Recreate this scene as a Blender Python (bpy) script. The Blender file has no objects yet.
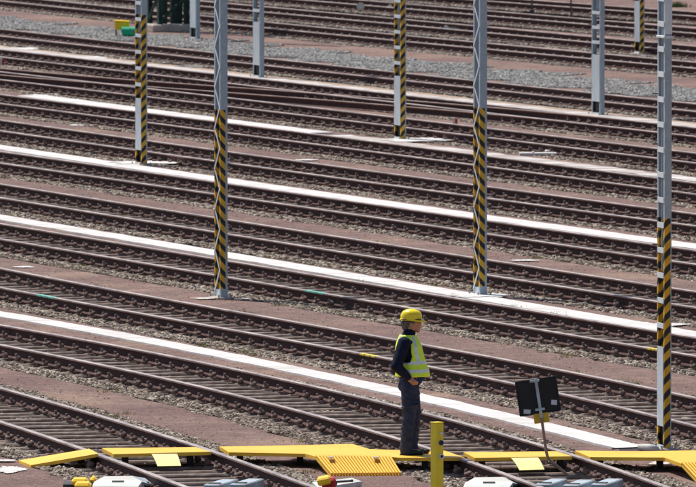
import bpy, bmesh, math, random
import numpy as np
from mathutils import Vector, Matrix, noise
rnd = random.Random(7)
R = math.radians
S = bpy.context.scene
C = S.collection

# ------------------------------------------------------------------ camera, sky, sun, exposure
F = 11000.0; CX, CY = 348.0, 243.5; HORIZON = -363.0; H = 10.5
TH = math.atan((CY - HORIZON) / F)
cam_d = bpy.data.cameras.new("camera"); cam = bpy.data.objects.new("camera", cam_d); C.objects.link(cam)
cam.location = (0, 0, H); cam.rotation_euler = (math.pi / 2 - TH, 0, 0)
cam_d.sensor_width = 36.0; cam_d.lens = 36.0 * F / 696.0
cam_d.clip_start = 1.0; cam_d.clip_end = 5000.0
cam_d.dof.use_dof = True; cam_d.dof.focus_distance = 142.0; cam_d.dof.aperture_fstop = 14.0
S.camera = cam

SUN_EL = R(58); SUN_AZ = (-0.62, 0.785)          # horizontal direction towards the sun
w = bpy.data.worlds.new("World"); S.world = w; w.use_nodes = True
nt = w.node_tree; bg = nt.nodes["Background"]
sky = nt.nodes.new("ShaderNodeTexSky"); sky.sky_type = 'NISHITA'; sky.sun_disc = False
sky.sun_elevation = SUN_EL; sky.sun_rotation = math.atan2(SUN_AZ[0], SUN_AZ[1])
nt.links.new(sky.outputs[0], bg.inputs[0]); bg.inputs[1].default_value = 0.095
sl = bpy.data.lights.new("sun", 'SUN'); sl.energy = 5.0; sl.angle = R(0.53); sl.color = (1.0, 0.945, 0.865)
so = bpy.data.objects.new("sun", sl); C.objects.link(so)
sv = Vector((SUN_AZ[0] * math.cos(SUN_EL), SUN_AZ[1] * math.cos(SUN_EL), math.sin(SUN_EL)))
so.rotation_euler = sv.to_track_quat('Z', 'Y').to_euler(); so.location = (-60, 60, 80)
S.view_settings.view_transform = 'Standard'; S.view_settings.look = 'None'
S.view_settings.exposure = 0.08; S.view_settings.gamma = 1.0
S.cycles.max_bounces = 6; S.cycles.use_denoising = True

# ------------------------------------------------------------------ helpers
G = 0.10       # level of the paths between the tracks; the cribs between sleepers lie lower
def at(x, y, z=0.10):
    """point of the place seen at photograph pixel x, y and height z"""
    a = (x - CX) / F; b = -(y - CY) / F
    d = (a, math.cos(TH) + b * math.sin(TH), -math.sin(TH) + b * math.cos(TH))
    t = (z - H) / d[2]
    return Vector((d[0] * t, d[1] * t, z))

def link(name, me, mats=(), parent=None):
    o = bpy.data.objects.new(name, me); C.objects.link(o)
    for m in (mats if isinstance(mats, (list, tuple)) else [mats]):
        me.materials.append(m)
    if parent is not None: o.parent = parent
    return o

def obj(name, bm, mats=(), parent=None, smooth=False):
    me = bpy.data.meshes.new(name)
    bmesh.ops.recalc_face_normals(bm, faces=bm.faces)
    bm.to_mesh(me); bm.free()
    if smooth:
        for p in me.polygons: p.use_smooth = True
    return link(name, me, mats, parent)

def tag(o, label=None, cat=None, group=None, kind=None):
    if label: o['label'] = label
    if cat: o['category'] = cat
    if group: o['group'] = group
    if kind: o['kind'] = kind
    return o

def empty(name, loc, rz, label, cat, group=None):
    o = bpy.data.objects.new(name, None); C.objects.link(o)
    o.location = loc; o.rotation_euler = (0, 0, rz); o.empty_display_size = 0.2
    return tag(o, label, cat, group)

def box(bm, c, s, rot=None, bev=0.0, mat=0):
    M = Matrix.Translation(Vector(c)) @ (rot.to_4x4() if rot is not None else Matrix()) @ Matrix.Diagonal((s[0], s[1], s[2], 1))
    g = bmesh.ops.create_cube(bm, size=1.0, matrix=M)
    fs = set(f for v in g['verts'] for f in v.link_faces)
    for f in fs: f.material_index = mat
    if bev > 0:
        es = list(set(e for v in g['verts'] for e in v.link_edges))
        r = bmesh.ops.bevel(bm, geom=es, offset=bev, segments=1, affect='EDGES')
        for f in r['faces']: f.material_index = mat

def rotz(a): return Matrix.Rotation(a, 3, 'Z')

def cyl(bm, p0, p1, r0, r1=None, n=10, mat=0):
    p0 = Vector(p0); p1 = Vector(p1); r1 = r0 if r1 is None else r1
    d = p1 - p0; q = d.to_track_quat('Z', 'Y').to_matrix().to_4x4()
    M = Matrix.Translation((p0 + p1) / 2) @ q
    g = bmesh.ops.create_cone(bm, cap_ends=True, segments=n, radius1=r0, radius2=r1, depth=d.length, matrix=M)
    for f in set(f for v in g['verts'] for f in v.link_faces): f.material_index = mat

def prism(bm, pts, thick, mat=0):
    """flat slab with top corners pts (Vectors), extruded straight down"""
    top = [bm.verts.new(p) for p in pts]; bot = [bm.verts.new(Vector(p) - Vector((0, 0, thick))) for p in pts]
    fs = [bm.faces.new(top), bm.faces.new(bot[::-1])]
    n = len(pts)
    for i in range(n): fs.append(bm.faces.new((top[i], bot[i], bot[(i + 1) % n], top[(i + 1) % n])))
    for f in fs: f.material_index = mat

# ------------------------------------------------------------------ materials
class NT:
    def __init__(s, name):
        s.m = bpy.data.materials.new(name); s.m.use_nodes = True; s.t = s.m.node_tree
        s.b = s.t.nodes["Principled BSDF"]
        s.tc = s.t.nodes.new("ShaderNodeTexCoord"); s.geo = s.t.nodes.new("ShaderNodeNewGeometry")
    def n(s, k, **kw):
        o = s.t.nodes.new(k)
        for a, v in kw.items():
            if a.startswith('i_'): o.inputs[a[2:].replace('_', ' ')].default_value = v
            else: setattr(o, a, v)
        return o
    def l(s, a, b): s.t.links.new(a, b)
    def noise(s, scale, detail=4, rough=.55, vec=None, stretch=None):
        o = s.n("ShaderNodeTexNoise"); o.inputs['Scale'].default_value = scale
        o.inputs['Detail'].default_value = detail; o.inputs['Roughness'].default_value = rough
        v = vec or s.geo.outputs['Position']
        if stretch:
            m = s.n("ShaderNodeMapping"); m.inputs['Scale'].default_value = stretch; 
            if len(stretch) and hasattr(s, 'rot'): m.inputs['Rotation'].default_value = s.rot
            s.l(v, m.inputs[0]); v = m.outputs[0]
        s.l(v, o.inputs['Vector']); return o.outputs['Fac']
    def ramp(s, fac, stops, interp='LINEAR'):
        r = s.n("ShaderNodeValToRGB"); r.color_ramp.interpolation = interp
        e = r.color_ramp.elements
        while len(e) < len(stops): e.new(.5)
        for i, (p, c) in enumerate(stops):
            e[i].position = p; e[i].color = (*c, 1) if len(c) == 3 else c
        s.l(fac, r.inputs[0]); return r.outputs[0]
    def mix(s, fac, a, b, mode='MIX'):
        m = s.n("ShaderNodeMix", data_type='RGBA', blend_type=mode)
        for sock, v in ((m.inputs[0], fac), (m.inputs[6], a), (m.inputs[7], b)):
            if isinstance(v, (int, float)): sock.default_value = v
            elif isinstance(v, tuple): sock.default_value = (*v, 1)
            else: s.l(v, sock)
        return m.outputs[2]
    def bump(s, h, strength=.3, dist=.02):
        b = s.n("ShaderNodeBump"); b.inputs['Strength'].default_value = strength; b.inputs['Distance'].default_value = dist
        s.l(h, b.inputs['Height']); s.l(b.outputs[0], s.b.inputs['Normal'])
    def fin(s, col=None, rough=.8, metal=0.0, spec=.3):
        if col is not None:
            if isinstance(col, tuple): s.b.inputs['Base Color'].default_value = (*col, 1)
            else: s.l(col, s.b.inputs['Base Color'])
        if isinstance(rough, (int, float)): s.b.inputs['Roughness'].default_value = rough
        else: s.l(rough, s.b.inputs['Roughness'])
        s.b.inputs['Metallic'].default_value = metal
        s.b.inputs['Specular IOR Level'].default_value = spec
        return s.m

def simple(name, col, var=.25, scale=8, rough=.6, metal=0.0, bump=.0, spec=.35, dirt=None, coord='Object'):
    t = NT(name); v = t.tc.outputs[coord]
    nz = t.noise(scale, 5, .6, v)
    lo = tuple(c * (1 - var) for c in col); hi = tuple(min(1, c * (1 + var)) for c in col)
    c = t.ramp(nz, [(.3, lo), (.7, hi)])
    if dirt:
        nd = t.noise(scale * .35, 6, .7, v)
        f = t.ramp(nd, [(.45, (0, 0, 0)), (.75, (1, 1, 1))])
        c = t.mix(f, c, dirt)
    if bump: t.bump(nz, bump, .01)
    return t.fin(c, rough, metal, spec)

def ground_mat(name, a, b, c, specks=True):
    t = NT(name)
    big = t.noise(.35, 5, .6); mid = t.noise(3.0, 6, .7); fine = t.noise(38, 4, .7)
    t.rot = (0, 0, R(74)); streak = t.noise(1.0, 6, .65, None, (.25, 1.6, 1))
    col = t.ramp(big, [(.36, a), (.53, b), (.72, c)])
    col = t.mix(t.ramp(streak, [(.35, (0, 0, 0)), (.75, (.7, .7, .7))]), col, tuple(x * .78 for x in b))
    g = t.ramp(mid, [(.25, (.72, .72, .72)), (.75, (1.22, 1.2, 1.18))])
    col = t.mix(1.0, col, g, 'MULTIPLY')
    grit = t.noise(13, 5, .8)
    col = t.mix(1.0, col, t.ramp(grit, [(.36, (.62, .60, .60)), (.5, (1, 1, 1)), (.64, (1.3, 1.28, 1.24))]), 'MULTIPLY')
    g2 = t.ramp(fine, [(.36, (.55, .53, .53)), (.5, (1, 1, 1)), (.64, (1.5, 1.47, 1.42))])
    col = t.mix(1.0, col, g2, 'MULTIPLY')
    t.bump(fine, .8, .03)
    return t.fin(col, .95, 0, .15)

M_ground = ground_mat("reddish_fine_gravel", (.200, .130, .124), (.255, .174, .155), (.38, .27, .21))
M_tan = ground_mat("tan_sand", (.40, .295, .225), (.46, .35, .27), (.42, .36, .31))
M_blue = ground_mat("grey_gravel_bed", (.19, .19, .19), (.24, .24, .235), (.29, .27, .26))
M_bed = ground_mat("ballast_bed", (.085, .068, .06), (.12, .10, .088), (.16, .135, .115))

def stone_mat(name, stops):
    t = NT(name); oi = t.n("ShaderNodeObjectInfo")
    c = t.ramp(oi.outputs['Random'], stops)
    nz = t.noise(1.2, 4, .6)
    c = t.mix(1.0, c, t.ramp(nz, [(.3, (.78, .72, .68)), (.7, (1.15, 1.12, 1.1))]), 'MULTIPLY')
    return t.fin(c, .9, 0, .2)
M_stone = stone_mat("ballast_stone", [(0, (.08, .058, .05)), (.3, (.17, .13, .11)), (.6, (.30, .25, .205)), (.85, (.44, .39, .32)), (1, (.62, .57, .48))])
M_stone_far = stone_mat("dusty_ballast_stone", [(0, (.12, .10, .09)), (.5, (.24, .205, .18)), (1, (.46, .42, .36))])
M_pebble = stone_mat("path_pebble", [(0, (.20, .15, .135)), (.5, (.33, .26, .235)), (1, (.55, .5, .45))])
M_stone_grey = stone_mat("grey_stone", [(0, (.16, .165, .17)), (.4, (.27, .28, .28)), (.8, (.38, .38, .365)), (1, (.55, .53, .5))])

def rail_rust():
    t = NT("rail_rust"); nz = t.noise(6, 6, .7); n2 = t.noise(.8, 4, .6)
    c = t.ramp(nz, [(.25, (.10, .034, .032)), (.6, (.17, .060, .052)), (.85, (.25, .11, .085))])
    c = t.mix(t.ramp(n2, [(.4, (0, 0, 0)), (.75, (.6, .6, .6))]), c, (.12, .055, .044))
    t.bump(nz, .4, .01)
    return t.fin(c, .85, .0, .25)
M_rust = rail_rust()
def rail_top():
    t = NT("polished_rail_head"); nz = t.noise(1.5, 5, .6)
    c = t.ramp(nz, [(.3, (.30, .24, .23)), (.7, (.46, .40, .38))])
    return t.fin(c, t.ramp(nz, [(.3, (.38,) * 3), (.7, (.6,) * 3)]), .45, .5)
M_head = rail_top()
M_footshade = simple("shade_darkened_rail_foot", (.060, .026, .024), .4, 7, .85)  # rust darkened on the rail foot, painting in the shade between the fastenings
M_headside = simple("worn_head_side", (.27, .19, .17), .3, 3, .6, .2, 0, .5, (.12, .07, .06))
M_oldrust = simple("old_rail_rust", (.12, .055, .042), .35, 5, .9, coord='Generated')
M_sleeper = simple("weathered_sleeper", (.235, .185, .16), .45, 9, .9, 0, .5, .2, (.11, .075, .06))
M_sleeper_pale = simple("pale_concrete_sleeper", (.46, .41, .34), .2, 9, .9, 0, .3, .2, (.32, .25, .20))
M_clip = simple("rusty_fastening", (.20, .14, .12), .4, 20, .85, .1, .3, .3)

def galv():
    t = NT("galvanised_steel"); nz = t.noise(5, 6, .65, t.tc.outputs['Object']); n2 = t.noise(60, 2, .5, t.tc.outputs['Object'])
    c = t.ramp(nz, [(.3, (.30, .37, .43)), (.6, (.38, .45, .51)), (.8, (.47, .53, .58))])
    t.rot = (0, 0, 0); st = t.noise(9, 4, .6, t.tc.outputs['Object'], (1, 1, .12))
    c = t.mix(t.ramp(st, [(.5, (0, 0, 0)), (.75, (.55, .55, .55))]), c, (.30, .29, .27))
    c = t.mix(1.0, c, t.ramp(n2, [(.3, (.9, .9, .9)), (.7, (1.08, 1.08, 1.08))]), 'MULTIPLY')
    return t.fin(c, .55, .15, .4)
M_galv = galv()
def striped(name, flip=1.0, bot_z=.04, ymax=.03):
    t = NT(name); sx = t.n("ShaderNodeSeparateXYZ"); t.l(t.tc.outputs['Object'], sx.inputs[0])
    nz = t.noise(12, 4, .6, t.tc.outputs['Object'])
    a = t.n("ShaderNodeMath", operation='ADD'); t.l(sx.outputs[0], a.inputs[0]); t.l(sx.outputs[1], a.inputs[1])
    m1 = t.n("ShaderNodeMath", operation='MULTIPLY_ADD'); t.l(a.outputs[0], m1.inputs[0]); m1.inputs[1].default_value = 1.0 * flip; t.l(sx.outputs[2], m1.inputs[2])
    d = t.n("ShaderNodeMath", operation='MULTIPLY'); t.l(m1.outputs[0], d.inputs[0]); d.inputs[1].default_value = 1 / .2
    f = t.n("ShaderNodeMath", operation='FRACT'); t.l(d.outputs[0], f.inputs[0])
    st = t.ramp(f.outputs[0], [(0, (.70, .40, .03)), (.53, (.026, .026, .03))], 'CONSTANT')
    dirty = t.ramp(nz, [(.3, (.8, .78, .75)), (.7, (1.12, 1.1, 1.05))])
    c = t.mix(1.0, st, dirty, 'MULTIPLY')
    top = t.n("ShaderNodeMath", operation='GREATER_THAN'); t.l(sx.outputs[2], top.inputs[0]); top.inputs[1].default_value = 2.98
    g = t.ramp(nz, [(.3, (.32, .39, .45)), (.7, (.42, .49, .54))])
    c = t.mix(top.outputs[0], c, g)
    bot = t.n("ShaderNodeMath", operation='LESS_THAN'); t.l(sx.outputs[2], bot.inputs[0]); bot.inputs[1].default_value = bot_z
    c = t.mix(bot.outputs[0], c, g)
    rt = t.n("ShaderNodeMath", operation='GREATER_THAN'); t.l(sx.outputs[1], rt.inputs[0]); rt.inputs[1].default_value = ymax
    c = t.mix(rt.outputs[0], c, g)
    return t.fin(c, .6, 0, .35)
M_stripe = striped("hazard_striped_paint", -1.0, .04, .034); M_stripe2 = striped("hazard_striped_paint_laced_mast", 1.0, .16, .024)
M_plate = simple("pale_painted_plate", (.56, .62, .67), .1, 4, .5)
M_black = simple("black_paint", (.012, .013, .016), .3, 6, .55)
M_white = simple("white_paint", (.66, .66, .62), .15, 3, .6, dirt=(.40, .36, .31), bump=.1)
def walkway_paint():
    t = NT("yellow_walkway_paint"); P = t.geo.outputs['Position']
    a = t.noise(1.3, 5, .65); b_ = t.noise(14, 5, .75); c_ = t.noise(2.2, 6, .75)
    c = t.ramp(a, [(.3, (.90, .47, .030)), (.6, (.95, .54, .05)), (.8, (.96, .62, .12))])
    c = t.mix(t.ramp(c_, [(.52, (0, 0, 0)), (.72, (.5, .5, .5))]), c, (.66, .38, .05))
    c = t.mix(t.ramp(b_, [(.60, (0, 0, 0)), (.72, (.75, .75, .75))]), c, (.30, .19, .09))
    t.bump(b_, .25, .008)
    return t.fin(c, .5, 0, .4)
M_yellow = walkway_paint()
M_flap = simple("pale_yellow_plate", (.97, .86, .36), .08, 3, .45, 0, 0, .5, None)
M_post = simple("yellow_post_paint", (.93, .72, .025), .08, 9, .4, 0, .1, .5, (.80, .55, .04))
M_dark = simple("dark_steel", (.05, .05, .055), .3, 6, .6)
M_navy = simple("navy_cloth", (.011, .014, .034), .35, 14, .9, 0, .4, .15)
M_blue_cloth = simple("blue_cloth", (.018, .035, .16), .3, 14, .9)
M_trouser = simple("charcoal_blue_trousers", (.038, .048, .092), .35, 12, .9, 0, .5, .15)
M_vest = simple("hi_vis_yellow", (.72, .97, .07), .04, 10, .7)
M_silver = simple("reflective_band", (.66, .70, .72), .15, 20, .35, .3)
M_helmet = simple("yellow_helmet_plastic", (.96, .74, .012), .03, 3, .28, 0, 0, .5)
M_skin = simple("skin", (.46, .24, .16), .12, 20, .6)
M_hair = simple("grey_hair", (.12, .11, .10), .4, 40, .9, 0, .5)
M_shoe = simple("black_leather", (.018, .018, .022), .3, 12, .5)
M_eye = simple("dark_eye", (.02, .015, .012), .2, 10, .3)
M_green_metal = simple("dark_green_metal", (.020, .048, .036), .45, 5, .7)
M_green = simple("green_plastic", (.01, .38, .20), .1, 4, .4)
M_bin = simple("golden_yellow_plastic", (.95, .58, .02), .1, 4, .45)
M_red = simple("red_paint", (.50, .03, .03), .2, 8, .45)
M_paleblue = simple("pale_blue_grey_paint", (.42, .50, .56), .2, 5, .6, 0, .1, .4, (.20, .17, .15))
M_conc = simple("concrete", (.42, .36, .31), .2, 6, .9, 0, .3)
def whitepath(name="bleached_concrete", lo=.50, hi=.72, amt=.62):
    t = NT(name); nz = t.noise(2.5, 6, .7); t.rot = (0, 0, R(74)); n2 = t.noise(1.0, 6, .7, None, (.35, 2.6, 1)); n3 = t.noise(30, 4, .7)
    c = t.ramp(nz, [(.25, (.56, .55, .535)), (.6, (.68, .67, .66))])
    c = t.mix(t.ramp(n2, [(lo, (0, 0, 0)), (hi, (amt,) * 3)]), c, (.36, .29, .26))
    c = t.mix(1.0, c, t.ramp(n3, [(.3, (.85, .84, .83)), (.7, (1.08, 1.08, 1.08))]), 'MULTIPLY')
    t.bump(nz, .2, .01)
    return t.fin(c, .9, 0, .2)
M_wfar = whitepath("worn_bleached_concrete", .40, .58, .95)
M_wpath = whitepath()
M_grass = simple("grass_blades", (.07, .13, .03), .4, 4, .9)

# ------------------------------------------------------------------ curves on the ground from measured pixels
RT = 0.27     # height of the rail heads over the paths
class Line:
    def __init__(s, pts, z, deg=2, ext=8.0):
        g = np.array([tuple(at(x, y, z))[:2] for x, y in pts])
        s.o = g[0]; d = g[-1] - g[0]; s.L = float(np.hypot(*d)); s.d = d / s.L; s.n = np.array((-s.d[1], s.d[0]))
        u = (g - s.o) @ s.d; v = (g - s.o) @ s.n
        s.p = np.polyfit(u, v, deg); s.dp = np.polyder(s.p); s.a = -ext; s.b = s.L + ext
    def pos(s, u, off=0.0):
        uc = min(max(u, 0), s.L)
        v = np.polyval(s.p, uc); sl = np.polyval(s.dp, uc); v += sl * (u - uc)
        t = s.d + s.n * sl; t = t / np.hypot(*t); nn = np.array((-t[1], t[0]))
        q = s.o + s.d * u + s.n * v + nn * off
        return float(q[0]), float(q[1]), math.atan2(t[1], t[0])
    def near(s, x, y):
        return float((np.array((x, y)) - s.o) @ s.d)

def strip(name, line, half, mat, z, thick=0.0, a=None, b=None, edge=0.0, step=.5, side=0.0, kind='structure', seed=0):
    bm = bmesh.new(); u = line.a if a is None else a; b = line.b if b is None else b; rows = []
    while u < b + step * .5:
        e1 = edge * noise.noise(Vector((u * .9, seed, 0))) + edge * .4 * noise.noise(Vector((u * 4, seed, 3)))
        e2 = edge * noise.noise(Vector((u * .9, seed, 9))) + edge * .4 * noise.noise(Vector((u * 4, seed, 6)))
        x, y, _ = line.pos(u, side + half + e1); p1 = (x, y)
        x, y, _ = line.pos(u, side - half + e2); p2 = (x, y)
        r = [bm.verts.new((*p1, z)), bm.verts.new((*p2, z))]
        if thick: r += [bm.verts.new((*p1, z - thick)), bm.verts.new((*p2, z - thick))]
        rows.append(r); u += step
    for r, q in zip(rows, rows[1:]):
        bm.faces.new((r[0], r[1], q[1], q[0]))
        if thick:
            bm.faces.new((r[2], r[0], q[0], q[2])); bm.faces.new((r[1], r[3], q[3], q[1]))
    if thick:
        for r in (rows[0], rows[-1]): bm.faces.new((r[0], r[1], r[3], r[2]))
    return tag(obj(name, bm, mat), kind=kind)

# ---- stones: points scattered on a mesh, each a small angular stone
def scatter_group(name, density, rad, mat, seed, flat=.75, base=True):
    g = bpy.data.node_groups.new(name, 'GeometryNodeTree')
    g.interface.new_socket('Geometry', in_out='INPUT', socket_type='NodeSocketGeometry')
    g.interface.new_socket('Geometry', in_out='OUTPUT', socket_type='NodeSocketGeometry')
    N = g.nodes.new; L = g.links.new
    i = N('NodeGroupInput'); o = N('NodeGroupOutput')
    d = N('GeometryNodeDistributePointsOnFaces'); d.inputs['Density'].default_value = density; d.inputs['Seed'].default_value = seed
    ico = N('GeometryNodeMeshIcoSphere'); ico.inputs['Radius'].default_value = rad; ico.inputs['Subdivisions'].default_value = 1
    sm = N('GeometryNodeSetMaterial'); sm.inputs['Material'].default_value = mat
    rs = N('FunctionNodeRandomValue'); rs.data_type = 'FLOAT_VECTOR'; rs.inputs[0].default_value = (.6, .6, .45 * flat); rs.inputs[1].default_value = (1.35, 1.1, 1.1 * flat)
    rr = N('FunctionNodeRandomValue'); rr.data_type = 'FLOAT_VECTOR'; rr.inputs[0].default_value = (-.6, -.6, 0); rr.inputs[1].default_value = (.6, .6, 6.28)
    ins = N('GeometryNodeInstanceOnPoints'); jn = N('GeometryNodeJoinGeometry')
    L(i.outputs[0], d.inputs['Mesh']); L(d.outputs['Points'], ins.inputs['Points'])
    L(ico.outputs['Mesh'], sm.inputs[0]); L(sm.outputs[0], ins.inputs['Instance'])
    L(rs.outputs[0], ins.inputs['Scale']); L(rr.outputs[0], ins.inputs['Rotation'])
    if base: L(i.outputs[0], jn.inputs[0])
    L(ins.outputs[0], jn.inputs[0]); L(jn.outputs[0], o.inputs[0])
    return g
G_near = scatter_group("stones_near", 300, .036, M_stone, 1)
G_mid = scatter_group("stones_mid", 200, .040, M_stone, 2)
G_far = scatter_group("stones_far", 110, .05, M_stone_far, 3)
G_grey = scatter_group("stones_grey", 150, .042, M_stone_grey, 4)
def scatter(o, g):
    m = o.modifiers.new("stones", 'NODES'); m.node_group = g

def ballast(line, g, half=1.27, z=.035, seed=0, mat=None, crib=.05):
    """low bank of ballast with an uneven surface and shoulders running out into the path"""
    bm = bmesh.new(); offs = [-half - .26, -half, -1.08, -.88, -.3, .3, .88, 1.08, half, half + .26]; rows = []
    u = line.a
    while u < line.b:
        r = []
        for k, of in enumerate(offs):
            e = .14 * noise.noise(Vector((u * .8, k if k in (0, 1, 8, 9) else 0, seed))) if k in (0, 1, 8, 9) else 0
            x, y, _ = line.pos(u, of + (e if of > 0 else -e))
            nz = noise.noise(Vector((x * 1.7, y * 1.7, seed)))
            zz = (G - .005, G + .005, G - .012, .005, .028)[min(k, 9 - k)] + (.022 if min(k, 9 - k) < 3 else .055) * nz
            r.append(bm.verts.new((x, y, zz)))
        rows.append(r); u += .5
    for r, q in zip(rows, rows[1:]):
        for k in range(len(offs) - 1): bm.faces.new((r[k], r[k + 1], q[k + 1], q[k]))
    o = tag(obj("ballast", bm, mat or M_bed), kind='stuff'); scatter(o, g)
    return o

# ---- rails, sleepers, fastenings
PROF = [(-.0625, 0), (.0625, 0), (.0625, .012), (.012, .028), (.008, .035), (.008, .118), (.033, .130), (.036, .138), (.036, .158), (.028, .165), (-.028, .165),
        (-.036, .158), (-.036, .138), (-.033, .130), (-.008, .118), (-.008, .035), (-.012, .028), (-.0625, .012)]
HS = RT - .165
SP = .62
def rail(line, off, root, a=None, b=None, mats=None, z=None, step=.5):
    bm = bmesh.new(); u = line.a if a is None else a; b = line.b if b is None else b; rows = []; z = HS if z is None else z
    while u < b + 1e-6:
        r = []
        for (px, pz) in PROF:
            x, y, _ = line.pos(u, off + px); r.append(bm.verts.new((x, y, z + pz)))
        rows.append(r); u += step
    n = len(PROF)
    for r, q in zip(rows, rows[1:]):
        for k in range(n):
            f = bm.faces.new((r[k], r[(k + 1) % n], q[(k + 1) % n], q[k]))
            if 8 <= k <= 10: f.material_index = 1
            elif k in (7, 11): f.material_index = 2
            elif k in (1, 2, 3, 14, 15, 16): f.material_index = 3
    bm.faces.new(rows[0]); bm.faces.new(rows[-1])
    return obj("rail", bm, mats or [M_rust, M_head, M_headside, M_footshade], root)

def sleeper_mesh(mat, name, L=2.45):
    bm = bmesh.new()
    box(bm, (0, 0, -.07), (L, .20, .14), bev=.018)
    for s in (-1, 1): box(bm, (s * .7525, 0, .0), (.34, .16, .02), bev=.004)
    me = bpy.data.meshes.new(name); bmesh.ops.recalc_face_normals(bm, faces=bm.faces); bm.to_mesh(me); bm.free(); me.materials.append(mat); return me
SL = [sleeper_mesh(M_sleeper, "sleeper_mesh", l) for l in (2.4, 2.5, 2.45)]
SLP = [sleeper_mesh(M_sleeper_pale, "pale_sleeper_mesh", l) for l in (2.5, 2.56)]

def template(size, bev):
    bm = bmesh.new(); box(bm, (0, 0, 0), size, bev=bev)
    bm.verts.ensure_lookup_table(); bmesh.ops.recalc_face_normals(bm, faces=bm.faces)
    r = (np.array([v.co[:] for v in bm.verts]), [[v.index for v in f.verts] for f in bm.faces]); bm.free(); return r
class Soup:
    def __init__(s): s.v = []; s.f = []; s.n = 0
    def add(s, tpl, M):
        v = tpl[0] @ np.array(M.to_3x3()).T + np.array(M.translation)
        s.v.append(v); s.f += [[i + s.n for i in f] for f in tpl[1]]; s.n += len(v)
    def build(s, name, mat, parent=None):
        me = bpy.data.meshes.new(name); me.from_pydata(np.concatenate(s.v).tolist(), [], s.f); me.update()
        return link(name, me, mat, parent)
CLIP = template((.12, .09, .062), .02); BOLT = template((.036, .036, .05), .008)
def fasten(sp, line, u, k=1.0):
    x, y, a = line.pos(u); M0 = Matrix.Translation((x, y, HS)) @ Matrix.Rotation(a, 4, 'Z')
    for s in (-1, 1):
        for t in (-1, 1):
            off = s * .7525 + t * .118
            sp.add(CLIP, M0 @ Matrix.Translation((rnd.uniform(-.015, .015), off, .038 + rnd.uniform(-.008, .006))) @ Matrix.Rotation(-t * rnd.uniform(.15, .5), 4, 'X') @ Matrix.Rotation(rnd.uniform(-.3, .3), 4, 'Z') @ Matrix.Diagonal((rnd.uniform(.75, 1.2), rnd.uniform(.8, 1.1), rnd.uniform(.8, 1.2), 1)) @ Matrix.Scale(k, 4))
            if k == 1.0: sp.add(BOLT, M0 @ Matrix.Translation((0, off + t * .02, .078)))

def track(pts, label, deg=2, g=None, sleepers=None, group="railway tracks of the yard", mats=None, fast=True, bal=True, seed=0, ext=8.0, half=1.27):
    ln = Line(pts, RT, deg, ext)
    m = ln.pos(ln.L / 2)
    root = empty("railway_track", (0, 0, 0), 0, label, "railway track", group)
    if bal: ballast(ln, g or G_mid, seed=seed, half=half)
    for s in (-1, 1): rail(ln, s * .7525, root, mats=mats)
    if sleepers:
        bm = Soup(); u = ln.a + rnd.uniform(0, .3)
        while u < ln.b:
            uu = u + rnd.uniform(-.02, .02)
            x, y, a = ln.pos(uu)
            o = bpy.data.objects.new("sleeper", rnd.choice(sleepers)); C.objects.link(o); o.parent = root
            o.location = (x, y, HS - .012 + rnd.uniform(-.006, .004)); o.rotation_euler = (0, rnd.uniform(-.004, .004), a + math.pi / 2 + rnd.uniform(-.012, .012))
            if fast: fasten(bm, ln, uu, 1.0 if sleepers is SL else .72)
            u += SP
        if fast:
            f = bm.build("rail_fastenings", M_clip, root); f['kind'] = 'stuff'
    return ln, root

d2 = 1.7
T = {}
T['m2'], _ = track([(435, -5.5), (522, 1), (609, 7.2), (696, 13.6)], "railway track farthest back, along the foot of the sandy bank", 1, G_far, SLP, seed=1)
T['m1'], _ = track([(348, 2.6 - d2), (435, 9.8 - d2), (522, 17.3 - d2), (609, 24.8 - d2), (696, 32 - d2)], "second farthest railway track, with pale sleeper ends and two dwarf signals", 1, G_far, SLP, seed=2, ext=20)
T['0'], _ = track([(200, 4.8 - d2), (240, 8.3 - d2), (261, 10 - d2), (348, 18.2 - d2), (435, 26 - d2), (522, 34.3 - d2), (609, 42.5 - d2), (696, 50.2 - d2)], "third farthest railway track, with a white point machine lying beside it", 2, G_far, SLP, seed=3, ext=18)
T['1'], _ = track([(0, -.5 - d2), (87, 8 - d2), (134, 12.6 - d2), (200, 19.3 - d2), (261, 25.6 - d2), (348, 34.3 - d2), (435, 42.5 - d2), (522, 51 - d2), (609, 58.6 - d2), (696, 66 - d2)], "railway track on the far side of the broad grey gravel bed", 2, G_far, SLP, seed=4, ext=16)
T['2'], _ = track([(0, 33.5 - d2), (87, 43.2 - d2), (134, 48.6 - d2), (174, 53 - d2), (253, 61.3 - d2), (348, 71.6 - d2), (435, 81.5 - d2), (522, 90.3 - d2), (580, 96.6 - d2), (696, 108.8 - d2)], "railway track between the grey gravel bed and the tan sandy verge", 2, G_far, SLP, seed=5, half=1.02)
T['3'], _ = track([(0, 52.4), (87, 62.5), (134, 67.7), (174, 72.5), (213, 77.2), (253, 82), (348, 92), (435, 101.9), (522, 111.5), (609, 121.8), (696, 131.8)], "railway track that the rusty crossover rails leave, beside the tan verge", 2, G_mid, SL, seed=6)
T['4'], _ = track([(0, 75.5), (87, 84.5), (174, 94.7), (228, 101.5), (261, 106), (348, 115.6), (435, 126), (522, 136), (609, 147), (696, 157.5)], "railway track that the rusty crossover rails run into, under the first white strip", 2, G_mid, SL, seed=7)
npts = [(0, 71), (45, 75), (87, 78.6), (134, 82.3), (174, 85.3), (228, 88.9), (261, 91.4), (300, 94.2), (348, 98.0), (400, 102.6), (435, 105.6), (480, 109.2)]
N_ = Line(npts, RT, 4, 3)
tail = []
for px_ in range(530, 741, 15):                                     # from here the crossover lies on the line of the track it joins
    gx = at(px_, 96.6 + (px_ - 580) * .1052 + 22, RT); u_ = T['3'].near(gx.x, gx.y); tail.append(T['3'].pos(u_)[:2])
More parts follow.
